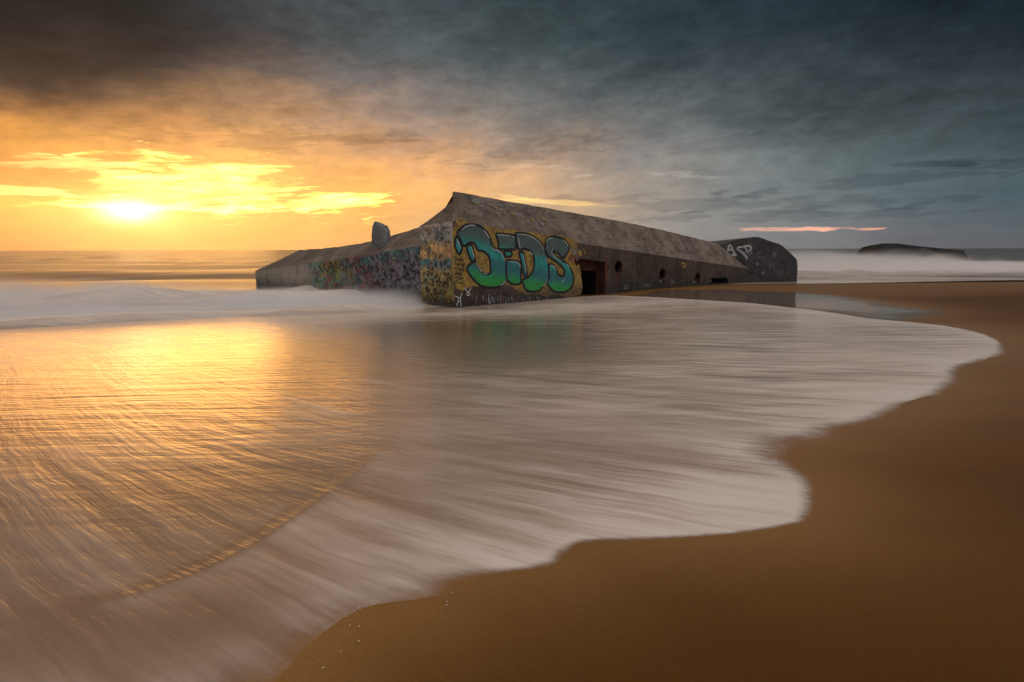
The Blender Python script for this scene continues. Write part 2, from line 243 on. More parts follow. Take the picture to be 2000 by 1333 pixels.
# ---------------------------------------------------------------- terrain functions
def sms(a, b, x):
    t = np.clip((x - a) / (b - a), 0, 1); return t * t * (3 - 2 * t)
def gnd(x, y):
    q = -.94 * y + .34 * x
    a = .95 + .047 * q
    k = sms(-4, 8, x)
    left = -.15 - .02 * (y - 20); rt = .10 - .03 * np.maximum(0, y - 34)
    b = left * (1 - k) + rt * k
    return .08 * np.logaddexp(a / .08, b / .08)
def mesh_grid(name, X, Y, Z, attrs, uvs=None):
    nr, nc = X.shape
    me = bpy.data.meshes.new(name)
    co_ = np.stack([X, Y, Z], -1).reshape(-1, 3).astype(np.float32)
    idx = np.arange(nr * nc).reshape(nr, nc)
    f = np.stack([idx[:-1, :-1], idx[:-1, 1:], idx[1:, 1:], idx[1:, :-1]], -1).reshape(-1, 4)
    me.vertices.add(len(co_)); me.vertices.foreach_set('co', co_.ravel())
    me.loops.add(f.size); me.loops.foreach_set('vertex_index', f.ravel().astype(np.int32))
    me.polygons.add(len(f)); me.polygons.foreach_set('loop_start', np.arange(0, f.size, 4, dtype=np.int32))
    me.polygons.foreach_set('loop_total', np.full(len(f), 4, dtype=np.int32))
    me.update(calc_edges=True)
    me.polygons.foreach_set('use_smooth', np.ones(len(f), dtype=bool))
    for k, a in attrs.items():
        at_ = me.attributes.new(k, 'FLOAT', 'POINT'); at_.data.foreach_set('value', a.ravel().astype(np.float32))
    if uvs:
        for k, (U, V) in uvs.items():
            l = me.uv_layers.new(name=k)
            uvp = np.stack([U.ravel(), V.ravel()], -1)[f.ravel()].astype(np.float32)
            l.data.foreach_set('uv', uvp.ravel())
    me.update()
    return me
def link(name, me, m, parent=None, kind=None, label=None, cat=None, group=None):
    o = bpy.data.objects.new(name, me); C.objects.link(o)
    for q in (m if isinstance(m, (list, tuple)) else [m]): me.materials.append(q)
    if parent: o.parent = parent
    if kind: o['kind'] = kind
    if label: o['label'] = label
    if cat: o['category'] = cat
    if group: o['group'] = group
    return o
def lump(x, y, s, seed=0):                           # cheap smooth noise
    r = np.random.RandomState(seed); z = 0
    for i in range(6):
        a = r.rand() * 6.28; f = s * (.6 + r.rand() * 1.3); p = r.rand() * 6.28
        z = z + np.sin((x * math.cos(a) + y * math.sin(a)) * f + p)
    return z / 6.

# ---------------------------------------------------------------- sand
m_sand, t = mat('wet_sand')
pos = t.geo(); px, py, pz = t.sep(pos)
big = t.noise(pos, .35, 5., .55); mid = t.noise(pos, 3., 4., .6); fine = t.noise(pos, 160., 2., .7); grit = t.noise(pos, 60., 3., .65)
wet_sheen = t.attr('wet_sheen')
vignette_dark = t.mix(big, SAND_A, SAND_B)
c = t.mix(wet_sheen, vignette_dark, SAND_SHEEN)  # sheen near the wash and darkening away from it, painted into the colour
swl = t.noise(t.comb(px * .5 + py * .3, py * 1.6 - px * .3), .9, 4., .6)
c = t.scale(c, .70 + swl * .38 + mid * .10 + (fine - .5) * .5 + (grit - .5) * .3)
dots = t.ss(t.voro(pos, 26., 'Distance'), .03, .06, 1., 0.)
c = t.mix(dots * t.ss(t.noise(pos, 5., 2.), .58, .66) * .5, c, (.04, .03, .02))
nb = t.bump(fine * .9 + grit * 1.0 + mid * 1.5 + t.noise(t.comb(px * .5 + py * .3, py * 1.6 - px * .3), .9, 4., .6) * 3., .5, .006)
t.out(t.bsdf(c, t.lr(wet_sheen, 0., 1., .60, .34) + (swl - .5) * .2, t.lr(wet_sheen, 0., 1., .08, .20), nb))

xs = np.concatenate([-np.geomspace(6000, 14, 40), np.linspace(-13, 16, 290), np.geomspace(17, 6000, 50)])
ys = np.concatenate([-np.geomspace(900, 4, 20), np.linspace(-3, 14, 170), np.linspace(14.2, 50, 120), np.geomspace(52, 7000, 40)])
X, Y = np.meshgrid(xs, ys)
Z = gnd(X, Y)
Z = np.where(Y > 120, np.minimum(Z, -2.), Z); Z = np.maximum(Z, -4); Z = np.minimum(Z, 6)
Z = Z + lump(X, Y, 2.2, 3) * .006 * (np.abs(X) < 20) + lump(X, Y, 9, 5) * .0015 * (np.abs(X) < 18) * (Y < 15)

# signed distance to the edge of the wash, metres, positive under the water
def catmull(p, n=5, closed=True):
    p = np.array(p, float); N = len(p); o = []
    rng = range(N) if closed else range(N - 1)
    for i in rng:
        a, b, c, d_ = (p[(i - 1) % N], p[i], p[(i + 1) % N], p[(i + 2) % N]) if closed else (p[max(i - 1, 0)], p[i], p[i + 1], p[min(i + 2, N - 1)])
        for k in range(n):
            u = k / n
            o.append(.5 * ((2 * b) + (c - a) * u + (2 * a - 5 * b + 4 * c - d_) * u * u + (3 * b - a - 3 * c + d_) * u ** 3))
    if not closed: o.append(p[-1])
    return np.array(o)
def poly_sd(P, X, Y):
    x, y = X.ravel(), Y.ravel(); best = np.full(x.shape, 1e18); ws = np.zeros(x.shape); wv = np.zeros(x.shape); ind = np.zeros(x.shape, int); ins = np.zeros(x.shape, bool)
    N = len(P)
    for i in range(N):
        a = P[i, :2]; b = P[(i + 1) % N, :2]; e = b - a; L = max(e @ e, 1e-12)
        u = np.clip(((x - a[0]) * e[0] + (y - a[1]) * e[1]) / L, 0, 1)
        dd = (x - a[0] - u * e[0]) ** 2 + (y - a[1] - u * e[1]) ** 2
        k = dd < best; best[k] = dd[k]; ind[k] = i
        if P.shape[1] > 2: g_ = 1. / (dd + .012 + .02 * P[i, 2]) ** 2 * math.sqrt(L); ws += g_; wv += g_ * P[i, 2]
        cr = ((a[1] > y) != (b[1] > y)); 
        with np.errstate(divide='ignore', invalid='ignore'):
            xi = a[0] + (y - a[1]) / (b[1] - a[1] if abs(b[1] - a[1]) > 1e-12 else 1e-12) * e[0]
        ins ^= cr & (x < xi)
    dd = np.sqrt(best); dd = np.where(ins, dd, -dd)
    return dd.reshape(X.shape), ((wv / np.maximum(ws, 1e-9)).reshape(X.shape) if P.shape[1] > 2 else ind)
SW = catmull(SWASH, 5)
sd, _ = poly_sd(SW, X, Y)
PO = catmull(POOL, 5)
sdp, _ = poly_sd(PO, X, Y)
wet_sheen = np.maximum(np.exp(-(np.maximum(-sd, 0) / (.30 + .085 * np.hypot(X, Y))) ** 1.2), np.exp(-np.maximum(-sdp, 0) / 1.2))  # wetness by the water; also spreads the painted sheen and vignette
wet_sheen = np.maximum(wet_sheen, sms(.25, .06, Z)*.7)
link('sand', mesh_grid('sand', X, Y, Z, {'wet_sheen': np.clip(wet_sheen, 0, 1)}), m_sand, kind='structure')

# ---------------------------------------------------------------- sea and wash
rr = np.concatenate([np.linspace(.5, 2., 24)[:-1], np.geomspace(2., 60, 400), np.geomspace(61, 7000, 90)])
aa = np.radians(np.linspace(-66, 66, 420))
RR, AA = np.meshgrid(rr, aa, indexing='ij')
X, Y = RR * np.sin(AA), RR * np.cos(AA)
G = gnd(X, Y)
sd, si = poly_sd(SW, X, Y)
soft = si
cover = sms(-.5, 1.5, (sd + lump(X, Y, 3., 9) * .03 * np.clip(soft / .1, 0, 2)) / np.maximum(soft, .03) )
far = sms(.0, .06, -G - .02)
right_sea = sms(33.5, 36.0, Y - .0 * X) * sms(2, 6, X)
right_sea = sms(0., 1., (Y - (36.6 + lump(X, Y * 0, .25, 21) * 1.2 + (X - 20) * .19)) / 2.2) * sms(2, 6, X)
cover = np.maximum(np.maximum(cover, far * (X < 4)), right_sea)
# swell beyond the bar
dist = np.sqrt(X * X + Y * Y)
amp = sms(24, 60, dist) * (1 - sms(2, 6, X) * (1 - .55 * sms(48, 90, Y - (X - 20) * .19)))
amp = np.where((X > 4) & (Y < 48), 0, amp)
swell = (np.sin(Y * .55 + X * .10 + lump(X, Y, .11, 2) * 3) * .10 + np.sin(Y * .21 - X * .04 + lump(X, Y, .05, 4) * 4) * .30 + lump(X * .4, Y, .6, 6) * .12) * amp
swell = swell * np.exp(-np.maximum(dist - 500, 0) / 1500)
sea = swell
film = G + .014 * sms(-.05, .5, sd) + .001
wz = .05 * np.logaddexp(sea / .05, film / .05)
wz = np.maximum(wz, np.where(right_sea > .0, film + .004, wz))
# bore: the step where a second wavelet runs over the first
BO = catmull(BORE, 6, False)
best = np.full(X.shape, 1e9); side = np.zeros(X.shape); par = np.zeros(X.shape)
for i in range(len(BO) - 1):
    a, b = BO[i], BO[i + 1]; e = b - a; L = e @ e
    u = np.clip(((X - a[0]) * e[0] + (Y - a[1]) * e[1]) / L, 0, 1)
    qx, qy = X - a[0] - u * e[0], Y - a[1] - u * e[1]; dd = np.hypot(qx, qy); k = dd < best
    best = np.where(k, dd, best); side = np.where(k, e[0] * qy - e[1] * qx, side); par = np.where(k, (i + u) / (len(BO) - 1), par)
bs = np.where(side > 0, best, -best)
endf = sms(0., .42, par) * sms(1., .72, par)
wz = wz + .0050 * np.exp(-(bs / .052) ** 2) * endf * (.8 + .5 * lump(X, Y, 1.4, 77))
bore = np.exp(-(bs / .035) ** 2) * endf
# foam
foam = .49 * np.ones_like(X) + .07 * sms(0, 4, X)
ew = .10 + .035 * np.hypot(X, Y)
foam += .36 * np.exp(-(np.maximum(sd, 0) / (ew * 2.2)) ** 1.5) * sms(-2, .8, X) * (1 + .5 * lump(X, Y, 2.2, 51)) + .20 * np.exp(-(np.maximum(sd, 0) / (ew * .7)) ** 2) * sms(-2, .8, X)
for bx, by, rx, ry, am in BLOBS:
    foam += am * np.exp(-(((X - bx) / rx) ** 2 + ((Y - by) / ry) ** 2))
foam += .45 * np.exp(-(sd / .10) ** 2) * sms(8, 12, Y) * sms(45, 30, Y)
foam -= .45 * np.exp(-((bs - .05) / .06) ** 2) * endf
foam += .10 * np.where(bs < 0, 1, 0) * np.exp(-np.abs(bs) / .3) * endf - .10 * sms(-.02, .02, bs) * np.exp(-np.maximum(bs, 0) / .8) * endf
frn = Y - (21.2 + (X + 3.4) * .56) + lump(X, Y, .3, 31) * .8
lw = lump(X, Y, .55, 81); lw2 = lump(X, Y, 1.3, 83)
crest = np.zeros_like(X)
for c0, hh, ww_ in [(2.2, .34, .9), (5.6, .26, .8), (9.0, .42, 1.1), (13.5, .60, 1.3)]:
    crest += hh * np.exp(-((frn - c0 - lw * 1.6) / ww_) ** 2) * (.55 + .8 * lump(X * 1.0, Y * .5, .5, int(c0 * 10)) + .25 * lw2)
crest = np.maximum(crest, 0) * sms(-3.6, -6.5, X) * sms(60, 40, Y)
wz = wz + crest
surf = sms(-.6, 1.6, frn) * (.45 + .55 * np.maximum(np.exp(-((frn - 3) / 4) ** 2), .8 * np.exp(-((frn - 12 - lump(X, Y, .2, 33) * 2) / 2.5) ** 2))) * sms(60, 26, Y) * sms(-1.2, -3.5, X)
foam = foam * (1 - sms(22, 40, dist) * .9) 
foam = np.maximum(foam, surf * .9)
foam = np.maximum(foam, sms(.05, .22, crest) * .95)
cr2 = np.zeros_like(X)
for c0, hh in [(46, .18), (52, .32), (59, .5), (70, .6)]:
    cr2 += hh * np.exp(-((Y - c0 - (X - 20) * .19 - lump(X, Y, .3, c0) * 2.) / 1.3) ** 2) * (.5 + .9 * lump(X, Y * .4, .35, c0 + 1))
cr2 = np.maximum(cr2, 0) * sms(17, 21, X); wz = wz + cr2
rs = sms(0., .12, right_sea) * np.maximum(.62 + .45 * lump(X * .25, Y, 1.1, 41), np.exp(-((Y - 56 - .1*X) / 14) ** 2)) * sms(110, 60, Y)
foam = np.maximum(foam, rs * .95)
foam = np.maximum(foam, sms(45,60,dist)*.22*sms(600, 150, dist))
deep = np.maximum(sms(.0, .5, wz - G) * sms(20, 26, Y), right_sea * sms(40, 52, Y))
FL = np.array([(-1.6, 2, -33), (-1.2, 1.9, -35), (-3.2, 5, -41), (-.95, 10.5, -50), (.76, 4.2, -27), (1.6, 6, -22), (4, 6.3, -12), (1.9, 3.3, -20), (-.5, 2.5, -33), (7, 9, -8), (-5, 8, -44), (.9, 3.2, -26), (2, 12, -28), (5, 12, -12), (-10, 10, -40), (-8, 14, -40), (12, 14, -5), (3, 20, -15)], float)
def basis(x, y): return np.stack([np.ones_like(x), x, y, x * y * .1, x * x * .1, y * y * .1], -1)
bc = np.linalg.solve(basis(FL[:, 0], FL[:, 1]).T @ basis(FL[:, 0], FL[:, 1]) + .05 * np.eye(6), basis(FL[:, 0], FL[:, 1]).T @ FL[:, 2])
ax, ay = np.clip(X, -60, 60).copy(), np.clip(Y, -5, 60).copy(); U = np.zeros_like(X)
for _ in range(130):                                  # trace each point back up the flow of the wash
    th = np.radians(np.clip(basis(np.clip(ax, -10, 9), np.clip(ay, 1, 15)) @ bc, -52, -3)); rem = np.maximum(ax + 14, 0) / np.cos(th)
    st_ = np.minimum(.25, rem); ax -= np.cos(th) * st_; ay -= np.sin(th) * st_; U += st_
V = ay + lump(X, Y, .8, 61) * .05
m_sea, t = mat('sea_water')
pos = t.geo(); px, py, pz = t.sep(pos)
uvx, uvy, _ = t.sep(t.uv('flow'))
warp = (t.noise(pos, .5, 3.) - .5)
vv = uvy * 1.7 + warp * .35
s1 = t.noise(t.comb(uvx * .30, vv * 2.2), 1., 3., .55)
s2 = t.noise(t.comb(uvx * .55 + 3., vv * 7.), 1., 4., .6)
s3 = t.noise(t.comb(uvx * .9 + 8., vv * 22.), 1., 3., .6)
s4 = t.noise(t.comb(uvx * 1.6 + 4., vv * 46.), 1., 3., .65)
cloudy = t.noise(pos, .9, 5., .6)
nearrip = t.ss(py, 2.8, 6.5, .25, 1.)
rip = t.noise(t.comb(px * .5, py * 4.2 + t.noise(pos, .25, 2.) * 3., 0.), 1., 4., .6)
rip2 = t.noise(t.comb(px * 1.6, py * 13. + t.noise(pos, .6, 2.) * 4., 0.), 1., 3., .6)
F_, CV, DP, BR = t.attr('foam'), t.attr('cover'), t.attr('deep'), t.attr('bore')
near = t.ss(py, 12., 22., 1., 0.)
calm = t.ss(t.noise(pos, .42, 3., .5), .36, .62, .35, 1.15)
fineness = t.ss(px - py * .1, -1.6, 1.4, .30, 1.)
strk = ((s1 - .5) * 1.05 + (s2 - .5) * .85 + ((s3 - .5) * .7 + (s4 - .5) * .45) * fineness) * calm
strk = strk * near + (rip - .5) * .9 * nearrip + (cloudy - .5) * .5
ff = t.m('ADD', F_, strk * t.lr(F_, 0., 1., .5, 1.25), clamp=True)
ff = t.ss(ff, -.02, 1.1) * FOAM_K
fade = t.mn(t.m('DIVIDE', 9., t.mx(py, 1.)), 1.)
hn = t.bump((rip * 1.2 * nearrip + rip2 * .3 * nearrip + s1 * 1.3 * near + s2 * .9 * near + s3 * .12 * near) * fade * fade, .50, .03)
hf = t.bump((s2 * .6 + s3 * .5 + rip * .4) * fade, .4, .014)
fr = t.fres(1.33, hn)
body_ = t.mixs(.42, t.transp((.80, .70, .60)), t.bsdf((.50, .34, .235), .6, 0.))
film_ = t.mixs(t.mn(fr * 1.9 + .02, 1.), body_, t.glossy((1, .92, .80), t.lr(py, 3., 26., .27, .06), hn))
deepcol = t.mix(rip, (.035, .032, .026), (.10, .085, .065))
deep_ = t.bsdf(deepcol, .28, .5, hn)
water = t.mixs(DP, film_, deep_)
fcol = t.mix(t.m('ADD', F_ * .75, strk * .95, clamp=True), FOAM_A, FOAM_B)
foam_ = t.bsdf(fcol, .32, .5, hf)
sh = t.mixs(t.mn(ff, 1.), water, foam_)
lace = t.ss(t.voro(t.comb(uvx * 5., vv * 24.), 1., 'Distance', 'DISTANCE_TO_EDGE'), .0, .16, 1., 0.)
CV2 = t.ss(CV + CV * (1. - CV) * 4. * ((s1 - .5) * .14 + (cloudy - .5) * .75 + (t.noise(pos, 3.2, 5., .65) - .5) * .5 * fineness + (s2 - .5) * .12 + (lace - .35) * .10 * fineness), .12, .90)
t.out(t.mixs(CV2, t.transp(), sh))
link('sea', mesh_grid('sea', X, Y, wz, {'foam': np.clip(foam, 0, 1.2), 'cover': np.clip(cover, 0, 1), 'deep': np.clip(deep, 0, 1), 'bore': bore}, {'flow': (U, V)}), m_sea, kind='structure')

# ---------------------------------------------------------------- pool left on the flat sand
xs = np.linspace(PO[:, 0].min() - 2, PO[:, 0].max() + 2, 140); ys = np.linspace(PO[:, 1].min() - 2, PO[:, 1].max() + 2, 180)
X, Y = np.meshgrid(xs, ys); sdp, _ = poly_sd(PO, X, Y)
cv = sms(-.7, .9, sdp + lump(X, Y, 1.1, 12) * .9 + lump(X, Y * .6, 3.1, 14) * .5)
m_pool, t = mat('pool_water')
pos = t.geo(); px, py, pz = t.sep(pos)
hn = t.bump(t.noise(t.comb(px * .4, py * 1.2), 1., 3.), .12, .02)
sh = t.mixs(t.mn(t.fres(1.33, hn) * .95, .72), t.bsdf((.14, .08, .045), .5), t.glossy((1, .92, .80), .10, hn))
t.out(t.mixs(t.attr('cover'), t.transp(), sh))
link('tide_pool', mesh_grid('tide_pool', X, Y, gnd(X, Y) + .010, {'cover': cv}), m_pool, kind='structure')

# ---------------------------------------------------------------- bunker
def tag(o, label, cat, group=None):
    o['label'] = label; o['category'] = cat
    if group: o['group'] = group
    return o
class MB:
    def __init__(s): s.v = []; s.f = []; s.m = []; s.uv = []
    def add(s, pts, faces, mi=0, uv=None):
        o = len(s.v); s.v += [tuple(p) for p in pts]; s.uv += [tuple(q) for q in (uv if uv is not None else [(0, 0)] * len(pts))]
        for f in faces: s.f.append([o + i for i in f]); s.m.append(mi)
    def build(s, name, mats, parent=None, smooth=False, weld=False, **kw):
        me = bpy.data.meshes.new(name); me.from_pydata(s.v, [], s.f)
        me.polygons.foreach_set('material_index', s.m)
        l = me.uv_layers.new(name='plane')
        for lp in me.loops: l.data[lp.index].uv = s.uv[lp.vertex_index]
        if weld:
            bm = bmesh.new(); bm.from_mesh(me); bmesh.ops.remove_doubles(bm, verts=bm.verts, dist=.002)
            bmesh.ops.recalc_face_normals(bm, faces=bm.faces); bm.to_mesh(me); bm.free()
        if smooth: me.polygons.foreach_set('use_smooth', [True] * len(me.polygons))
        me.update()
        return link(name, me, mats, parent, **kw)
class Plane:                                         # a vertical wall plane: u along, z up, o out of the wall
    def __init__(s, O, u, out): s.O = O; s.u = u; s.n = out
    def p(s, u, z, o=0.): return (s.O[0] + s.u[0] * u + s.n[0] * o, s.O[1] + s.u[1] * u + s.n[1] * o, z)
OX = (-2.297, 22.535); UX = (.748, .6638); VX = (-.6638, .748)
FRONT = Plane(OX, UX, (.6638, -.748)); END = Plane(OX, VX, (-.748, -.6638))
WING = Plane(WA, WD, (-WN[0], -WN[1])); BLK = Plane((13.2, 38.0), (.959, .2834), (.2834, -.959))
def tess(polys):
    fl = [Vector((a, b, 0)) for p in polys for a, b in p]
    return [(a.x, a.y) for a in fl], tessellate_polygon([[Vector((a, b, 0)) for a, b in p] for p in polys])
def fill(mb, pl, polys, off, mi=0):
    v2, tri = tess(polys); mb.add([pl.p(a, b, off) for a, b in v2], tri, mi, v2)
def ribbon(mb, pl, pts, width, off, mi=0, closed=False, taper=False):
    P = np.array(pts, float); N = len(P)
    if N < 2: return
    if closed: tg = np.roll(P, -1, 0) - np.roll(P, 1, 0)
    else: tg = np.gradient(P, axis=0)
    tg /= np.maximum(np.linalg.norm(tg, axis=1, keepdims=True), 1e-9); nr = np.stack([-tg[:, 1], tg[:, 0]], 1)
    wd = np.full(N, width / 2.)
    if taper: wd *= .35 + .65 * np.sin(np.linspace(0.25, math.pi - .25, N))
    A, B = P + nr * wd[:, None], P - nr * wd[:, None]
    v2 = [x for i in range(N) for x in (tuple(A[i]), tuple(B[i]))]
    n = N if closed else N - 1
    mb.add([pl.p(a, b, off) for a, b in v2], [(2 * i, 2 * i + 1, 2 * ((i + 1) % N) + 1, 2 * ((i + 1) % N)) for i in range(n)], mi, v2)

# concrete materials
def concrete(name, base_a, base_b, dark=(.03, .027, .025), paint=None, rust=0., spec=.35, streakk=1., bk=1., ck=.4):
    m, t = mat(name); pos = t.geo(); px, py, pz = t.sep(pos)
    a = t.noise(pos, .7, 6., .6, .3); b = t.noise(pos, 5., 6., .65); cc = t.noise(pos, 26., 4., .7)
    drip = t.noise(t.comb(px * 2.6, py * 2.6, pz * .35), 1.4, 4., .6, .4)
    c = t.mix(t.ss(a, .32, .68), base_a, base_b)
    if paint: c = paint(t, c, pos, px, py, pz)
    c = t.scale(c, .55 + b * .85 + (cc - .5) * .9)
    c = t.mix(t.ss(drip, .52, .72) * .65 * streakk, c, dark)
    boards = t.m('FRACT', pz * 5.2 + (a - .5) * .6)
    c = t.mix(t.ss(t.m('ABSOLUTE', boards - .5), .0, .05, .35 * bk, 0.), c, dark)
    pits = t.ss(t.voro(pos, 9., 'Distance'), .06, .16, 1., 0.) * t.ss(b, .5, .62)
    c = t.mix(pits * .7, c, dark)
    wetl = t.ss(pz + (a - .5) * .9 + (b - .5) * .4, -.05, 1.05, .85, 0.)
    c = t.mix(wetl, c, (.022, .02, .018))
    crack = t.ss(t.voro(t.comb(px + (b - .5) * .5, py + (cc - .5) * .3, pz + (b - .5) * .6), .55, 'Distance', 'DISTANCE_TO_EDGE'), .0, .012, 1., 0.)
    c = t.mix(crack * ck, c, (.015, .014, .013))
    h = b * 1.0 + cc * .5 + a * .8 - pits * 1.0 - crack * .8 + t.ss(t.m('ABSOLUTE', boards - .5), 0., .05, -.3, 0.)
    t.out(t.bsdf(c, t.lr(wetl, 0., 1., .82, .4), spec, t.bump(h, .8, .035)))
    return m
def p_roof(t, c, pos, px, py, pz):
    st = t.noise(t.comb((px + py) * .5, (px - py) * 2.2 + pz * 3., pz * 1.5), 1.1, 5., .65, .5)
    return t.mix(t.ss(st, .50, .66) * .6, c, (.085, .068, .058))
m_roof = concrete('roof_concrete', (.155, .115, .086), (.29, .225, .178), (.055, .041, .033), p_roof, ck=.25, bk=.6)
m_dark = concrete('dark_concrete', (.055, .055, .057), (.10, .097, .10), (.018, .018, .02))
m_stub = concrete('stub_concrete', (.17, .18, .185), (.30, .30, .29), bk=0., ck=.3)
m_far = concrete('far_concrete', (.035, .04, .045), (.065, .07, .075))
def p_front(t, c, pos, px, py, pz):
    uu, vv, _ = t.sep(t.uv('plane'))
    n = t.noise(pos, 2.2, 5., .6)
    rusty = t.ss(t.m('ABSOLUTE', uu - 10.4 + (n - .5) * .3), .08, .26, 1., 0.) * t.ss(vv, 1.2, 1.45, 1., 0.)
    c = t.mix(rusty * .7, c, (.10, .03, .012))
    rusty = t.ss(t.m('ABSOLUTE', uu - 9.45 + (n - .5) * .3), .02, .16, 1., 0.) * t.ss(vv, 1.7, 1.9, 1., 0.)
    c = t.mix(rusty * .8, c, (.16, .035, .01))
    low = t.ss(vv + uu * .07 + (n - .5) * .3, .45, .8, 1., 0.) * t.ss(uu, 6.8, 7.4, 1., 0.)
    c = t.mix(low * .55, c, t.ramp(t.noise(t.comb(uu * 3., vv * 1.2), 3., 3., .7), [(.3, (.04, .02, .018)), (.5, (.10, .045, .04)), (.62, (.17, .13, .12)), (.75, (.05, .05, .05))]))
    return c
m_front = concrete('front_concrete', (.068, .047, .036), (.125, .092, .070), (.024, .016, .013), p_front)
def p_end(t, c, pos, px, py, pz):
    uu, vv, _ = t.sep(t.uv('plane'))
    nz = t.noise(t.comb(uu, vv), 2.6, 4., .6)
    z = vv + (nz - .5) * .5
    base = t.ramp(z / 4., [(0., (.16, .13, .07)), (.10, (.36, .28, .08)), (.2, (.20, .18, .08)), (.36, (.40, .29, .11)), (.40, (.42, .29, .11)), (.415, (.07, .17, .17)), (.475, (.08, .19, .20)), (.49, (.52, .32, .12)), (.60, (.55, .35, .15)), (.68, (.27, .28, .24)), (.80, (.30, .27, .25)), (.92, (.46, .33, .22))])
    vo = t.voro(t.comb(uu * 2.3, vv * 2.), 1.3, 'Color', 'F1', .9)
    vr, vg, vb = t.sep(vo)
    pal = t.ramp(vr, [(0., (.04, .05, .045)), (.2, (.10, .14, .12)), (.4, (.36, .25, .08)), (.55, (.38, .27, .12)), (.74, (.32, .17, .11)), (.80, (.11, .19, .18)), (1., (.20, .18, .18))], 'CONSTANT')
    return t.scale(t.mix(t.ss(vg, .52, .57) * .55, base, pal), 1.75)
m_end = concrete('painted_end_wall', (.2, .15, .1), (.28, .2, .1), (.05, .045, .03), p_end, streakk=.45)
def p_wing(t, c, pos, px, py, pz):
    uu, vv, _ = t.sep(t.uv('plane'))
    nz = t.noise(t.comb(uu * .8, vv), 1.6, 4., .6)
    u_ = uu + (nz - .5) * 1.6
    base = t.ramp(u_ / 10., [(0., (.19, .17, .19)), (.12, (.17, .15, .17)), (.3, (.19, .115, .12)), (.45, (.23, .085, .075)), (.52, (.19, .23, .05)), (.64, (.22, .27, .05)), (.70, (.24, .09, .075)), (.76, (.10, .24, .20)), (.82, (.11, .22, .19)), (.87, (.24, .215, .18)), (1., (.29, .26, .215))])
    tealtop = t.ss(vv - (2.05 - uu * .12) + (nz - .5) * .6, -.05, .15) * t.ss(u_, 2.6, 4.2, 1., 0.)
    base = t.mix(tealtop * .8, base, (.06, .19, .21))
    redtop = t.ss(vv - (2.22 - uu * .11) + (nz - .5) * .3, -.2, .1) * t.ss(u_, 2.5, 3.5) * t.ss(u_, 5.5, 7., 1., 0.)
    base = t.mix(redtop * .7, base, (.22, .08, .08))
    vo = t.voro(t.comb(uu * 2., vv * 2.), 1.1, 'Color'); vr, vg, vb = t.sep(vo)
    pal = t.ramp(vr, [(0., (.05, .05, .05)), (.3, (.14, .12, .13)), (.5, (.10, .17, .16)), (.7, (.23, .11, .10)), (.85, (.20, .20, .08))], 'CONSTANT')
    return t.scale(t.mix(t.ss(vg, .55, .6) * .5 * t.ss(u_, 8., 8.6, 1., 0.), base, pal), 1.5)
m_wing = concrete('painted_wing_wall', (.2, .15, .1), (.28, .2, .1), (.05, .045, .045), p_wing, streakk=.5)
def paint_mat(name, c1, c2, rough=.6, sc_=6.):
    m, t = mat(name); pos = t.geo()
    n = t.noise(pos, sc_, 5., .65); n2_ = t.noise(pos, 40., 3., .7)
    c = t.scale(t.mix(t.ss(n, .35, .65), c1, c2), .75 + n2_ * .5)
    t.out(t.bsdf(c, rough, .4, t.bump(n2_, .4, .01))); return m
m_black = paint_mat('black_paint', (.006, .006, .007), (.02, .018, .018))
m_white = paint_mat('white_paint', (.42, .45, .46), (.62, .66, .66))
m_pale = paint_mat('pale_paint', (.22, .25, .26), (.34, .36, .36))
m_teal = paint_mat('teal_paint', (.03, .16, .17), (.06, .24, .23))
m_ochre = paint_mat('ochre_paint', (.30, .20, .045), (.44, .31, .08))
m_red = paint_mat('red_paint', (.20, .05, .035), (.30, .09, .07))
m_mauve = paint_mat('mauve_paint', (.22, .18, .25), (.33, .29, .35))
m_green = paint_mat('green_paint', (.10, .16, .03), (.19, .25, .05))
m_void = paint_mat('dark_inside', (.004, .004, .004), (.008, .007, .006), .9)
m_rust = paint_mat('rusty_iron', (.025, .008, .005), (.11, .026, .009), .8, 3.)
m_jamb = paint_mat('stained_jamb', (.035, .018, .014), (.10, .03, .02), .8, 2.)
# yellow ground under the letters
m_yel, t = mat('yellow_mural_paint'); pos = t.geo(); uu, vv, _ = t.sep(t.uv('plane'))
n = t.noise(pos, 3., 5., .6); n2_ = t.noise(pos, 16., 4., .7); drip = t.noise(t.comb(uu * 9., vv * 1.), 1., 4., .6)
c = t.mix(t.ss(n, .35, .7), (.46, .30, .055), (.24, .145, .032))
c = t.mix(t.ss(n2_, .55, .7) * .5, c, (.36, .15, .04))
c = t.mix(t.ss(t.noise(pos, 6., 5., .7), .56, .66) * .6, c, (.07, .045, .02))
c = t.mix(t.ss(drip, .55, .7) * .5, c, (.08, .05, .02))
n9 = t.noise(pos, 9., 6., .75)
c = t.mix(t.ss(n9, .52, .60) * .85, c, (.085, .066, .05))
c = t.mix(t.ss(vv + (n - .5) * .6, .25, .85, .75, 0.), c, (.06, .045, .035))
t.out(t.bsdf(t.scale(c, .6 + n2_ * .7), .55, .4, t.bump(n2_ + n9, .6, .014)))
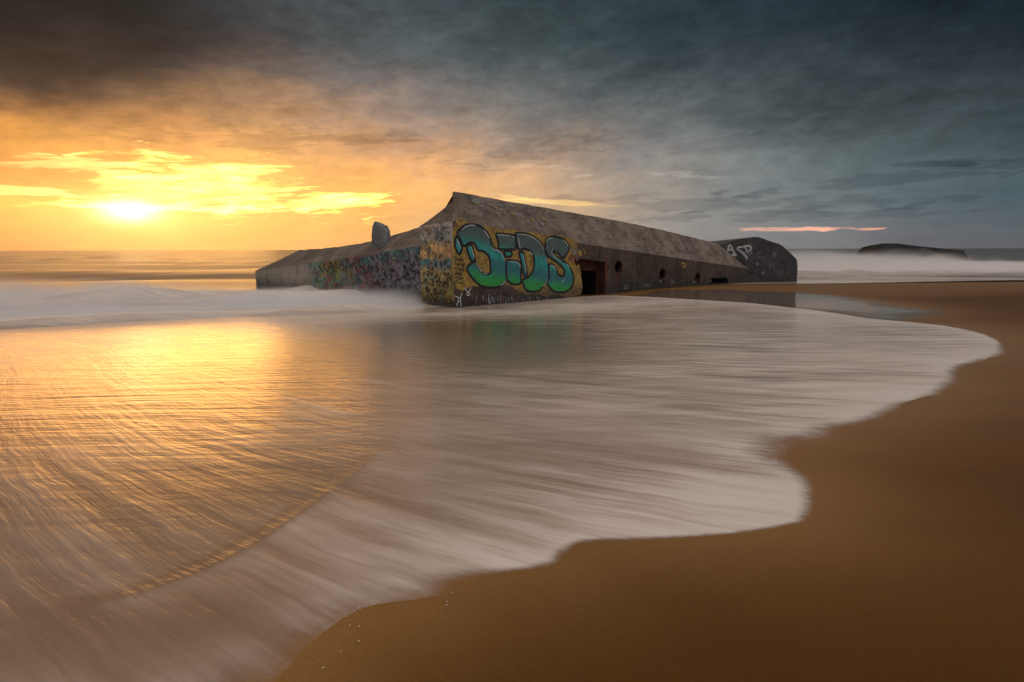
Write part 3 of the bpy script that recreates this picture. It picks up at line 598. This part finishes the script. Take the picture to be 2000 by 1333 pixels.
# letters: green at the foot, teal above, slate at the crown
m_let, t = mat('teal_letter_paint'); pos = t.geo(); uu, vv, _ = t.sep(t.uv('plane'))
n = t.noise(pos, 2.4, 5., .6); n2_ = t.noise(pos, 14., 4., .7); n5 = t.noise(t.comb(uu * 5., vv * 1.6), 1.3, 4., .6)
hv = (vv - (1.02 - .125 * uu)) / (2.12 - .06 * uu) + (n - .5) * .34
c = t.ramp(hv, [(0., (.02, .32, .04)), (.17, (.012, .30, .05)), (.27, (.015, .25, .15)), (.36, (.02, .15, .17)), (.52, (.018, .18, .19)), (.68, (.012, .33, .30)), (.82, (.035, .25, .22)), (.95, (.07, .115, .11))])
c = t.mix(t.ss(n5, .55, .68) * .55, c, (.03, .06, .07))
c = t.mix(t.ss(n2_, .58, .70) * .45, c, (.09, .25, .24))
c = t.mix(t.ss(t.noise(t.comb(uu * 14., vv * 6.), 1., 4., .7), .45, .33) * .5, c, (.006, .016, .018))
n7 = t.noise(pos, 30., 3., .7)
n9 = t.noise(pos, 8., 6., .75)
c = t.mix(t.ss(n9, .575, .63) * .75, c, (.045, .05, .048))
c = t.mix(t.ss(n7, .62, .7) * .5 * t.ss(n, .45, .6), c, (.28, .36, .35))
t.out(t.bsdf(t.scale(c, .75 + n * .5), .42, .5, t.bump(n2_, .5, .012)))

bunker = bpy.data.objects.new('bunker', None); C.objects.link(bunker)
bunker.location = (0, 0, 0)
tag(bunker, 'large graffiti covered concrete bunker half sunk at the edge of the surf', 'bunker')

def eave(tt): return float(np.interp(tt, [-.3, 0, 3.087, 7.13, 14.6, 24.36, 27], [3.41, 3.385, 3.012, 2.583, 1.887, .969, .72]))
def ridge(tt): return float(np.interp(tt, [q[0] for q in RIDGE], [q[1] for q in RIDGE]))
TS = np.linspace(0, 27., 109)
jit = lambda k, s: (math.sin(k * 1.7 + s) + math.sin(k * 4.3 + 2.1 * s) * .6 + math.sin(k * 9.1 + s * 3) * .4) * .5
# front wall with openings
outer = [(0, -.9), (27, -.9)] + [(tt, eave(tt) + jit(tt, 1.) * .012) for tt in TS[::-1]]
door = [(7.12, -.35), (9.34, -.35), (9.37, .6), (9.33, 1.5), (9.31, 1.66), (8.4, 1.74), (7.6, 1.83), (7.06, 1.89), (7.10, 1.2)]
slot = [(19.5, .16), (21.8, .12), (21.75, .36), (21.4, .5), (20.6, .43), (19.9, .52), (19.55, .4)]
ports = [(10.39, 1.385, .29, .32), (14.36, .895, .29, .30), (18.08, .54, .29, .33)]
def circ(a, b, ra, rb, n=26, s=0.): return [(a + ra * math.cos(6.2832 * k / n) * (1 + .05 * jit(k, s)), b + rb * math.sin(6.2832 * k / n) * (1 + .05 * jit(k, s + 2))) for k in range(n)]
holes = [door[::-1], slot[::-1]] + [circ(*p, s=i)[::-1] for i, p in enumerate(ports)]
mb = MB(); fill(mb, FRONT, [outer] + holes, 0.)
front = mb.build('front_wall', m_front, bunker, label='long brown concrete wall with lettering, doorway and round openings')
def recess(mb, pl, loop, depth, mi=0, back=None, shrink=1., d0=0.):
    N = len(loop); cx = sum(p[0] for p in loop) / N; cy = sum(p[1] for p in loop) / N
    in_ = [(cx + (a - cx) * shrink, cy + (b - cy) * shrink) for a, b in loop]
    mb.add([pl.p(a, b, -d0) for a, b in loop] + [pl.p(a, b, -depth) for a, b in in_], [(i, (i + 1) % N, N + (i + 1) % N, N + i) for i in range(N)], mi, loop + in_)
    return in_
mb = MB(); inn = recess(mb, FRONT, door, .45, 0, shrink=.99)
inner = [(7.86, -.34), (9.22, -.34), (9.20, 1.20), (8.5, 1.23), (7.84, 1.26)]
fill(mb, FRONT, [inn, inner[::-1]], -.45, 1)
dw = mb.build('doorway', [m_jamb, m_rust], front, label='rust stained square doorway')
mb = MB(); i2 = recess(mb, FRONT, inner, 3.2, 0, d0=.45); fill(mb, FRONT, [i2], -3.2)
mb.build('dark_opening', m_void, dw)
for i, p in enumerate(ports):
    mb = MB(); l = circ(*p, s=i); i2 = recess(mb, FRONT, l, .22, 1); i3 = recess(mb, FRONT, i2, .7, 0, d0=.22); fill(mb, FRONT, [i3], -.7)
    chip = circ(p[0], p[1], p[2] * 1.16, p[3] * 1.14, s=i + 5)
    fill(mb, FRONT, [chip, l[::-1]], .004, 1)
    mb.build('porthole', [m_void, m_jamb], front)
mb = MB(); i2 = recess(mb, FRONT, slot, .6); fill(mb, FRONT, [i2], -.6); mb.build('broken_slot', m_void, front)

# lettering and marks painted on the front wall
mb = MB(); yy = catmull(YELLOW, 14); yy = yy + np.random.RandomState(3).randn(*yy.shape) * .018 + np.stack([np.sin(np.arange(len(yy)) * .9) * .02, np.sin(np.arange(len(yy)) * .63) * .03], 1); fill(mb, FRONT, [yy.tolist()], .003) 
mur = mb.build('mural', m_yel, front, label='ochre yellow paint ground behind the bubble letters')
names = {'B': 'graffiti_letter', 'E': 'graffiti_letter', 'D': 'graffiti_letter', 'S': 'graffiti_letter'}
for k, (ch, polys) in enumerate(LETTERS.items()):
    mb = MB(); o0 = .006 + k * .004
    for p in polys:
        q = catmull(p, 3).tolist()
        fill(mb, FRONT, [q], o0, 0); ribbon(mb, FRONT, q, .105, o0 + .0015, 1, True)
    for hl in HILITE[ch]: ribbon(mb, FRONT, catmull(hl, 5, False), .035, o0 + .003, 2, taper=True)
    mb.build('graffiti_letter', [m_let, m_black, m_white], front, label='green and teal bubble letter %s outlined in black' % ch)
def scribble(kind, s):
    k = rnd.random
    if kind == 0: return [(s * .5 * math.cos(a) * (1 + .3 * k()), s * .5 * math.sin(a)) for a in np.linspace(k() * 6, k() * 6 + 5, 8)]
    if kind == 1: return [(s * (i / 5. - .5), s * (.45 if i % 2 else -.45) * (.6 + .5 * k())) for i in range(6)]
    if kind == 2: return [(s * (k() - .5), s * (k() - .5)) for _ in range(5)]
    if kind == 3: return [(s * .1 * (k() - .5), -s * .5), (s * .1 * (k() - .5), 0), (s * .15 * (k() - .5), s * .5)]
    return [(s * .4 * math.sin(a * 2.) , s * .5 * math.cos(a)) for a in np.linspace(k(), 4 + k() * 2, 9)]
def scrib(mb, pl, ub, zf, n, sizes, widths, mis, off, clip=None):
    for i in range(n):
        u0 = rnd.uniform(*ub); lo, hi = zf(u0); z0 = rnd.uniform(lo, hi); s = rnd.uniform(*sizes)
        pts = [(u0 + a, z0 + b) for a, b in scribble(rnd.randrange(5), s)]
        pts = [(min(max(a, ub[0]), ub[1]), min(max(b, lo), zf(min(max(a, ub[0]), ub[1]))[1])) for a, b in pts]
        ribbon(mb, pl, catmull(pts, 3, False), rnd.uniform(*widths), off + i * .00002, rnd.choice(mis))
mb = MB()
zt = [1.93, 1.74, 1.56, 1.38, 1.21, 1.05]
for r_, z0 in enumerate(zt):                            # six short lines of black hand lettering by the corner
    u_ = .1
    while u_ < .52 - .04 * (r_ % 2):
        pts = [(u_ + a, z0 - .12 * u_ + b) for a, b in scribble(rnd.choice([0, 1, 3, 4, 2]), .14)]
        ribbon(mb, FRONT, catmull(pts, 3, False), .03, .004, 0); u_ += .12
for pl in WHITEM: ribbon(mb, FRONT, catmull(pl, 3, False), .04, .0045, 1)
for i in range(95):
    u_ = .9 + 4.6 * rnd.random(); zb = .72 - .1 * u_ - .3 * rnd.random(); ln = rnd.uniform(.08, .42)
    ribbon(mb, FRONT, [(u_, zb), (u_ + rnd.uniform(-.02, .02), zb - ln * .5), (u_ + rnd.uniform(-.04, .04), max(.05, zb - ln))], rnd.uniform(.012, .05), .004 + i * .00001, rnd.choice([0, 0, 2, 2, 5, 3]), taper=True)
fill(mb, FRONT, [catmull(SMILE[0], 4).tolist()], .004, 4)
fill(mb, FRONT, [circ(7.75, 2.13, .05, .07)], .004, 4); fill(mb, FRONT, [circ(7.7, 2.27, .04, .03)], .004, 4)
ribbon(mb, FRONT, catmull(ARC, 4, False), .10, .004, 4)
ribbon(mb, FRONT, [(14.75, .98), (15.1, .93), (15.4, .72), (15.65, .52), (15.85, .5)], .07, .004, 0)
scrib(mb, FRONT, (10.8, 22.), lambda u_: (.25, .9 - .02 * u_), 26, (.1, .4), (.015, .03), [2, 0, 0], .004)
scrib(mb, FRONT, (6.7, 7.25), lambda u_: (1.75, 2.5), 10, (.1, .4), (.02, .05), [2, 5, 3], .03)
mb.build('graffiti', [m_black, m_white, m_pale, m_red, m_ochre, m_mauve], front)

# end wall
ZE = lambda s: 3.385 - .055 * s
WE = 2.36
mb = MB(); fill(mb, END, [[(0, -.9)] + [(s, ZE(s) + jit(s * 3, 2) * .012) for s in np.linspace(0, WE, 12)] + [(WE, -.9)]], 0.)
endw = mb.build('end_wall', m_end, bunker, label='narrow end wall painted in ochre and grey green with dense tags')
mb = MB()
zfe = lambda a: (.15, 3.2)
scrib(mb, END, (.06, 2.3), lambda a: (.15, 1.42), 240, (.07, .22), (.010, .026), [0, 0, 0, 0, 0, 6, 6, 3, 5], .004)
scrib(mb, END, (.06, 2.3), lambda a: (1.45, 1.88), 110, (.06, .2), (.010, .022), [1, 1, 0, 0, 0, 2], .007)
scrib(mb, END, (.06, 2.3), lambda a: (1.9, 3.2), 130, (.08, .30), (.009, .02), [0, 6, 6, 6, 6, 4, 1], .004)
mb.build('graffiti', [m_black, m_pale, m_teal, m_ochre, m_red, m_green, m_dark], endw)
# the side of the buttress, back to the wing
mb = MB(); b0, b1 = END.p(WE, 0), (-3.0, 26.2, 0)
mb.add([(b0[0], b0[1], -.9), (b1[0], b1[1], -.9), (b1[0], b1[1], 3.3), (b0[0], b0[1], ZE(WE))], [(0, 1, 2, 3)])
mb.build('side_wall', m_roof, bunker)

# roof: front slope, hip at the near end, top, back
mb = MB(); NS = 6
def rp(tt, s): 
    ze, zr = eave(tt), ridge(max(tt, RIDGE[0][0])); return (OX[0] + UX[0] * tt + VX[0] * 1.1 * s, OX[1] + UX[1] * tt + VX[1] * 1.1 * s, ze + (zr - ze) * s)
grid = []
for i, tt in enumerate(TS):
    row = []
    for j in range(NS + 1):
        s = j / NS; te = tt + RIDGE[0][0] * s * max(0, 1 - tt / 6.)
        p = rp(te, s); wob = (jit(tt * 2 + s * 5, 3.) * .014 * (1 if 0 < j else .3) + jit(tt * .8, 5 + s) * .010) * min(1, tt)
        row.append((p[0], p[1], p[2] + wob))
    pr = row[-1]
    kk = min(1., tt / 3.); row.append((pr[0] + VX[0] * .35 * kk - .02, pr[1] + VX[1] * .35 * kk + .04, pr[2] - .02))
    row.append((pr[0] + VX[0] * 2.6, pr[1] + VX[1] * 2.6, pr[2] - 1.3 - 1.0 * (1 - kk)))
    row.append((pr[0] + VX[0] * 2.7, pr[1] + VX[1] * 2.7, -.9))
    grid.append(row)
nc = len(grid[0]); vs = [p for r_ in grid for p in r_]
mb.add(vs, [(i * nc + j, (i + 1) * nc + j, (i + 1) * nc + j + 1, i * nc + j + 1) for i in range(len(grid) - 1) for j in range(nc - 1)])
# hip over the end wall
E0 = grid[0][0]; R0 = grid[0][NS]; RB = (R0[0] - .10, R0[1] + .06, R0[2] - .03)
L0 = END.p(WE, ZE(WE)); PB = (R0[0] - .10, R0[1] + .06, R0[2] - .36)
NH = 8
hip = []
for i in range(NH + 1):
    a = i / NH; lo = (E0[0] * (1 - a) + L0[0] * a, E0[1] * (1 - a) + L0[1] * a, E0[2] * (1 - a) + L0[2] * a)
    row = []
    for j in range(NH + 1):
        b = j / NH; q = [lo[k] * (1 - b) + PB[k] * b for k in range(3)]
        q[2] += -.05 * math.sin(b * 3.14) * a + jit(i * 2 + j * 3, 4) * .012 * (0 < i)
        row.append(tuple(q))
    hip.append(row)
vs = [p for r_ in hip for p in r_]; n_ = NH + 1
mb.add(vs, [(i * n_ + j, (i + 1) * n_ + j, (i + 1) * n_ + j + 1, i * n_ + j + 1) for i in range(NH) for j in range(NH)])
colm = [grid[0][j] for j in range(NS + 1)]
mb.add([*colm, PB, RB], [(i, i + 1, NS + 1) for i in range(NS)] + [(NS, NS + 2, NS + 1)])
K1 = (L0[0] + 1.2, L0[1] + 2.2, 2.8)
ed_ = hip[NH]; mb.add([*ed_, RB, K1], [(i, i + 1, NH + 2) for i in range(NH)] + [(NH, NH + 1, NH + 2)])
roof = mb.build('roof', m_roof, bunker, smooth=False)
# scratches and chalk marks on the slope
class Slope:
    def p(s, u, z, o=0.):
        a = rp(u, z); return (a[0] + FRONT.n[0] * (.03 + o), a[1] + FRONT.n[1] * (.03 + o), a[2] + .05 + o)
mb = MB(); SL = Slope()
for (u0, u1, z0, z1, n) in [(1.7, 3.2, .55, .8, 9), (3.2, 4.9, .25, .6, 4), (4.8, 6, .35, .6, 3), (8, 10, .3, .6, 4), (12, 18, .3, .7, 5)]:
    for _ in range(n):
        a = rnd.uniform(u0, u1); b = rnd.uniform(z0, z1); q = [(a + x, b + y * .35) for x, y in scribble(rnd.choice([1, 2, 4]), rnd.uniform(.2, .45))]
        ribbon(mb, SL, catmull(q, 3, False), .022, 0., rnd.choice([0, 0, 1]))
mb.build('chalk', [m_pale, m_ochre], roof)

# low wing running out to sea
wt = [q[0] for q in WEAVE]; wzz = [q[1] for q in WEAVE]; WL = 14.45
we = lambda a: float(np.interp(a, wt, wzz))
mb = MB(); TSW = np.linspace(-1.2, WL, 64)
fill(mb, WING, [[(-1.2, -1.), (WL, -1.)] + [(a, we(a) + jit(a, 6) * .015) for a in TSW[::-1]]], 0.)
ww = mb.build('wing_wall', m_wing, bunker, label='low seaward wall crowded with teal, green and mauve graffiti')
mb = MB()
scrib(mb, WING, (0., 3.6), lambda a: (.5, we(a) - .08), 520, (.09, .32), (.014, .032), [0, 0, 0, 5, 5, 1], .004)
scrib(mb, WING, (3., 6.), lambda a: (.4, we(a) - .1), 220, (.10, .36), (.014, .036), [0, 0, 5, 4, 1, 2], .004)
scrib(mb, WING, (5., 8.4), lambda a: (.3, we(a) - .1), 150, (.14, .5), (.016, .05), [6, 6, 2, 0, 4, 3, 1], .004)
scrib(mb, WING, (0., 4.5), lambda a: (we(a) - .5, we(a) - .06), 60, (.15, .4), (.02, .04), [2, 2, 1, 0], .011)
for (a0, z0, s) in [(7.3, 1.45, .5), (6.3, 1.6, .45), (5.3, 1.7, .5), (4.4, 1.7, .45), (3.6, 1.5, .6)]:
    ribbon(mb, WING, catmull([(a0 - s, z0), (a0 - s * .4, z0 - .25), (a0, z0 + .15), (a0 + s * .3, z0 - .3), (a0 + s, z0 + .05)], 4, False), .045, .013, 0)
mb.build('graffiti', [m_black, m_pale, m_teal, m_ochre, m_red, m_mauve, m_green], ww)
wr = lambda a: float(np.interp(a, [q[0] for q in WRIDGE], [q[1] for q in WRIDGE]))
mb = MB(); grid = []; NS = 4
for a in TSW:
    row = []
    rl = min(a, WRIDGE[-1][0]); 
    for j in range(NS + 1):
        s = j / NS; ua = a + (rl - a) * s; dd = 1.5 * s
        z = we(a) + (wr(rl) - we(a)) * s + jit(a * 2 + s * 4, 8) * .025 * (j > 0)
        row.append((WA[0] + WD[0] * ua + WN[0] * dd, WA[1] + WD[1] * ua + WN[1] * dd, z))
    pr = row[-1]
    row.append((pr[0] + WN[0] * 3., pr[1] + WN[1] * 3., pr[2] - .1))
    row.append((pr[0] + WN[0] * 4., pr[1] + WN[1] * 4., -1.))
    grid.append(row)
nc = len(grid[0]); vs = [p for r_ in grid for p in r_]
mb.add(vs, [(i * nc + j, (i + 1) * nc + j, (i + 1) * nc + j + 1, i * nc + j + 1) for i in range(len(grid) - 1) for j in range(nc - 1)])
a = grid[-1]; e0 = (WA[0] + WD[0] * WL, WA[1] + WD[1] * WL, -1.)
mb.add([e0, a[0], a[-2], a[-1]], [(0, 1, 2, 3)])
wroof = mb.build('wing_roof', m_roof, bunker)
# broken upright on the wing roof
mb = MB(); o = Vector((-6.3, 27.55, 0)); prof = STUB
ring0, ring1, ring2 = [], [], []
pts = [(q[0], q[2]) for q in STUB]
lay = []
for dpt, sx, dz in [(0, 1., 0), (.12, 1.02, .01), (.42, 1.0, -.02), (.62, .93, -.06)]:
    cx = sum(p[0] for p in pts) / len(pts)
    jg = {2: .06, 3: .17, 4: .01, 5: .10, 6: -.04}
    lay.append([(cx + (p[0] - cx) * sx + .10 * dpt + jit(i * 3 + dpt * 9, 2) * .02, 27.3 + dpt + .5 * max(0, -(p[0] - cx + .12)), p[1] + (jg.get(i, 0) - .14) * (.7 if dpt < .3 else -.4) + dz * (i not in (0, len(pts) - 1)) - (.5 if i in (0, len(pts) - 1) else 0) + jit(i * 5 + dpt * 7, 1) * .02) for i, p in enumerate(pts)])
N = len(pts); vs = [p for l in lay for p in l]; f = [tuple(range(N)), tuple(range(3 * N, 4 * N))[::-1]]
for k in range(3): f += [(k * N + i, k * N + (i + 1) % N, (k + 1) * N + (i + 1) % N, (k + 1) * N + i) for i in range(N)]
mb.add(vs, f); mb.build('concrete_stub', m_stub, bunker, weld=True, label='broken upright of grey concrete on the seaward roof')

# far end block, turned towards us
mb = MB(); prof = [(-.2, -1.), ] + [tuple(q) for q in BLOCK] + [(7.08, -1.)]
prof2 = []
for i in range(len(prof) - 1):
    a, b = prof[i], prof[i + 1]; n = max(1, int(math.hypot(b[0] - a[0], b[1] - a[1]) / .3)) if 0 < i < len(prof) - 2 else 1
    for k in range(n): prof2.append((a[0] + (b[0] - a[0]) * k / n + jit(i + k, 3) * .012, a[1] + (b[1] - a[1]) * k / n + jit(i * 2 + k * 3, 4) * .018))
prof2.append(prof[-1])
fill(mb, BLK, [prof2[::-1]], 0.)
N = len(prof2); bk = [(a * .96 + .1, b * .93) for a, b in prof2]
mb.add([BLK.p(a, b, 0) for a, b in prof2] + [BLK.p(a, b, -4.5) for a, b in bk], [(i, i + 1, N + i + 1, N + i) for i in range(N - 1)])
blk = mb.build('buttress', m_dark, bunker, label='dark hump backed end block with a white tag')
mb = MB()
for q in ASR: ribbon(mb, BLK, catmull(q, 3, False), .12, .006, 0)
scrib(mb, BLK, (2.2, 6.4), lambda a: (.6, 1.1 + 1.6 * max(0, 1 - abs(a - 3.6) / 3.2)), 46, (.1, .5), (.02, .04), [1, 1, 2], .006)
mb.build('graffiti', [m_white, m_dark, m_pale], blk)

# ---------------------------------------------------------------- second bunker far down the beach
mb = MB(); NF = len(FARB); vs = []
for (a, b) in FARB:
    vs += [(b[0], b[1] - 1, -1.), (a[0], a[1], a[2] * .55), (a[0] + .3, a[1] + 1.2, a[2]), (a[0] + 1, a[1] + 6, a[2] - .3), (a[0] + 1, a[1] + 7, -1.)]
mb.add(vs, [(i * 5 + j, (i + 1) * 5 + j, (i + 1) * 5 + j + 1, i * 5 + j + 1) for i in range(NF - 1) for j in range(4)] + [(0, 1, 2, 3, 4), tuple(range(5 * NF - 5, 5 * NF))[::-1]])
fb = mb.build('distant_bunker', m_far, None, weld=True, smooth=False, label='small dark bunker awash in white surf beyond the main one', cat='bunker')

# ---------------------------------------------------------------- spray over the breaking surf
def mist(name, lo, hi, fn, label):
    bm = bmesh.new(); bmesh.ops.create_cube(bm, size=1.)
    for v_ in bm.verts:
        for k in range(3): v_.co[k] = lo[k] + (v_.co[k] + .5) * (hi[k] - lo[k])
    me = bpy.data.meshes.new(name); bm.to_mesh(me); bm.free()
    m, t = mat(name); pos = t.geo(); px, py, pz = t.sep(pos)
    pr = t.n.new('ShaderNodeVolumePrincipled'); pr.inputs['Color'].default_value = MIST_C; pr.inputs['Anisotropy'].default_value = .0
    t.put(pr.inputs['Density'], fn(t, px, py, pz)); t.out(S(t, pr.outputs[0]), 'Volume')
    return link(name, me, m, None, kind='stuff', label=label, cat='sea spray')
def f_left(t, px, py, pz):
    n = t.noise(t.comb(px * .16, py * .45, pz * .5), 1., 3., .5, .3)
    n_b = t.noise(t.comb(px * .22, py * 1.0, pz * 1.6), 1., 3., .55, .6)
    # front of the surf runs from (-14, 15) up to the bunker corner at (-3.5, 21)
    fr_ = py - (21.4 + (px + 3.4) * .56)
    r1 = t.ss(fr_, -.3, 3.) * t.ss(fr_, 5.5, 9., 1., 0.) * .52
    r2 = t.ss(fr_, 9., 12.5) * t.ss(fr_, 13., 18., 1., 0.) * t.ss(px, -6., -11.) * t.ss(px, -18., -13., .9, .35)
    top = t.mx(t.mx(r1, r2), .16) * t.mx(n * 2.6 - .45, .12) * t.ss(px, -4.1, -3.3, 1., .1)
    dens = t.ss(pz, top * 1.5, top * .1, 0., 1.) * t.ss(fr_, -.6, 2.2) * t.ss(px, -3.7, -3.25, 1., 0.) * t.ss(fr_, 15., 20., 1., 0.)
    return dens * t.mx(n_b * 4.0 - 1.3, .04) * 1.3
def f_right(t, px, py, pz):
    n = t.noise(t.comb(px * .16, py * .22, pz * .5), 1., 3., .5, .3)
    top = (.06 + 1.75 * t.ss(py, 44., 80.) * t.ss(px, 66., 50., .22, 1.)) * t.mx(n * 2.4 - .3, .2)
    return t.ss(pz, top * 1.4, top * .1, 0., 1.) * t.ss(py - px * .19 + n * 8., 44., 58.) * t.ss(px, 20.5, 23.) * t.ss(py, 75., 92., 1., 0.) * .22
mist('surf_mist', (-44, 9, -.2), (-3.1, 44, 1.5), f_left, 'soft white spray over breaking surf left of the bunker')
mist('shore_mist', (20.2, 38, -.2), (95, 93, 2.3), f_right, 'pale spray over the surf between the two bunkers')

# ---------------------------------------------------------------- shell specks on the wet sand
m_shell = paint_mat('shell', (.5, .42, .34), (.75, .68, .6)); m_peb = paint_mat('pebble', (.02, .018, .015), (.05, .04, .03))
def pebble(i, x, y, s, m, label, group, cat, name):
    bm = bmesh.new(); bmesh.ops.create_icosphere(bm, subdivisions=2, radius=s)
    r = random.Random(i)
    for v_ in bm.verts:
        k = 1 + r.uniform(-.18, .18); v_.co.x *= k * 1.3; v_.co.y *= k * .9; v_.co.z *= .45 * k
    me = bpy.data.meshes.new(name); bm.to_mesh(me); bm.free()
    o = link(name, me, m, None, label=label, cat=cat, group=group)
    o.location = (x, y, float(gnd(np.array(x), np.array(y))) + s * .2 + .012); o.rotation_euler = (0, 0, r.uniform(0, 6))
for i, (x, y) in enumerate(SHELLS[:14]):
    pebble(i, x, y, .0022 + .0014 * ((i * 7) % 5) / 4, m_shell, 'tiny pale shell fragment lying along the near edge of the wash', 'shell fragments along the wash edge', 'shell', 'shell_fragment')
pebble(31, *SHELLS[14], .0045, m_peb, 'dark pebble on bare sand beside the middle lobe of foam', None, 'pebble', 'pebble')
pebble(32, *SHELLS[15], .006, m_peb, 'dark pebble on bare sand far to the right of the foam', None, 'pebble', 'pebble')

# ---------------------------------------------------------------- render settings
sc.render.engine = 'CYCLES'
sc.view_settings.view_transform = 'Standard'; sc.view_settings.look = 'None'; sc.view_settings.exposure = 0; sc.view_settings.gamma = 1
sc.cycles.max_bounces = 10; sc.cycles.transparent_max_bounces = 16; sc.cycles.volume_bounces = 3
sc.cycles.volume_step_rate = .4; sc.cycles.volume_max_steps = 256
sc.cycles.use_denoising = True; sc.cycles.sample_clamp_indirect = 4.; sc.cycles.caustics_reflective = False
W.cycles.sampling_method = 'MANUAL'; W.cycles.sample_map_resolution = 512
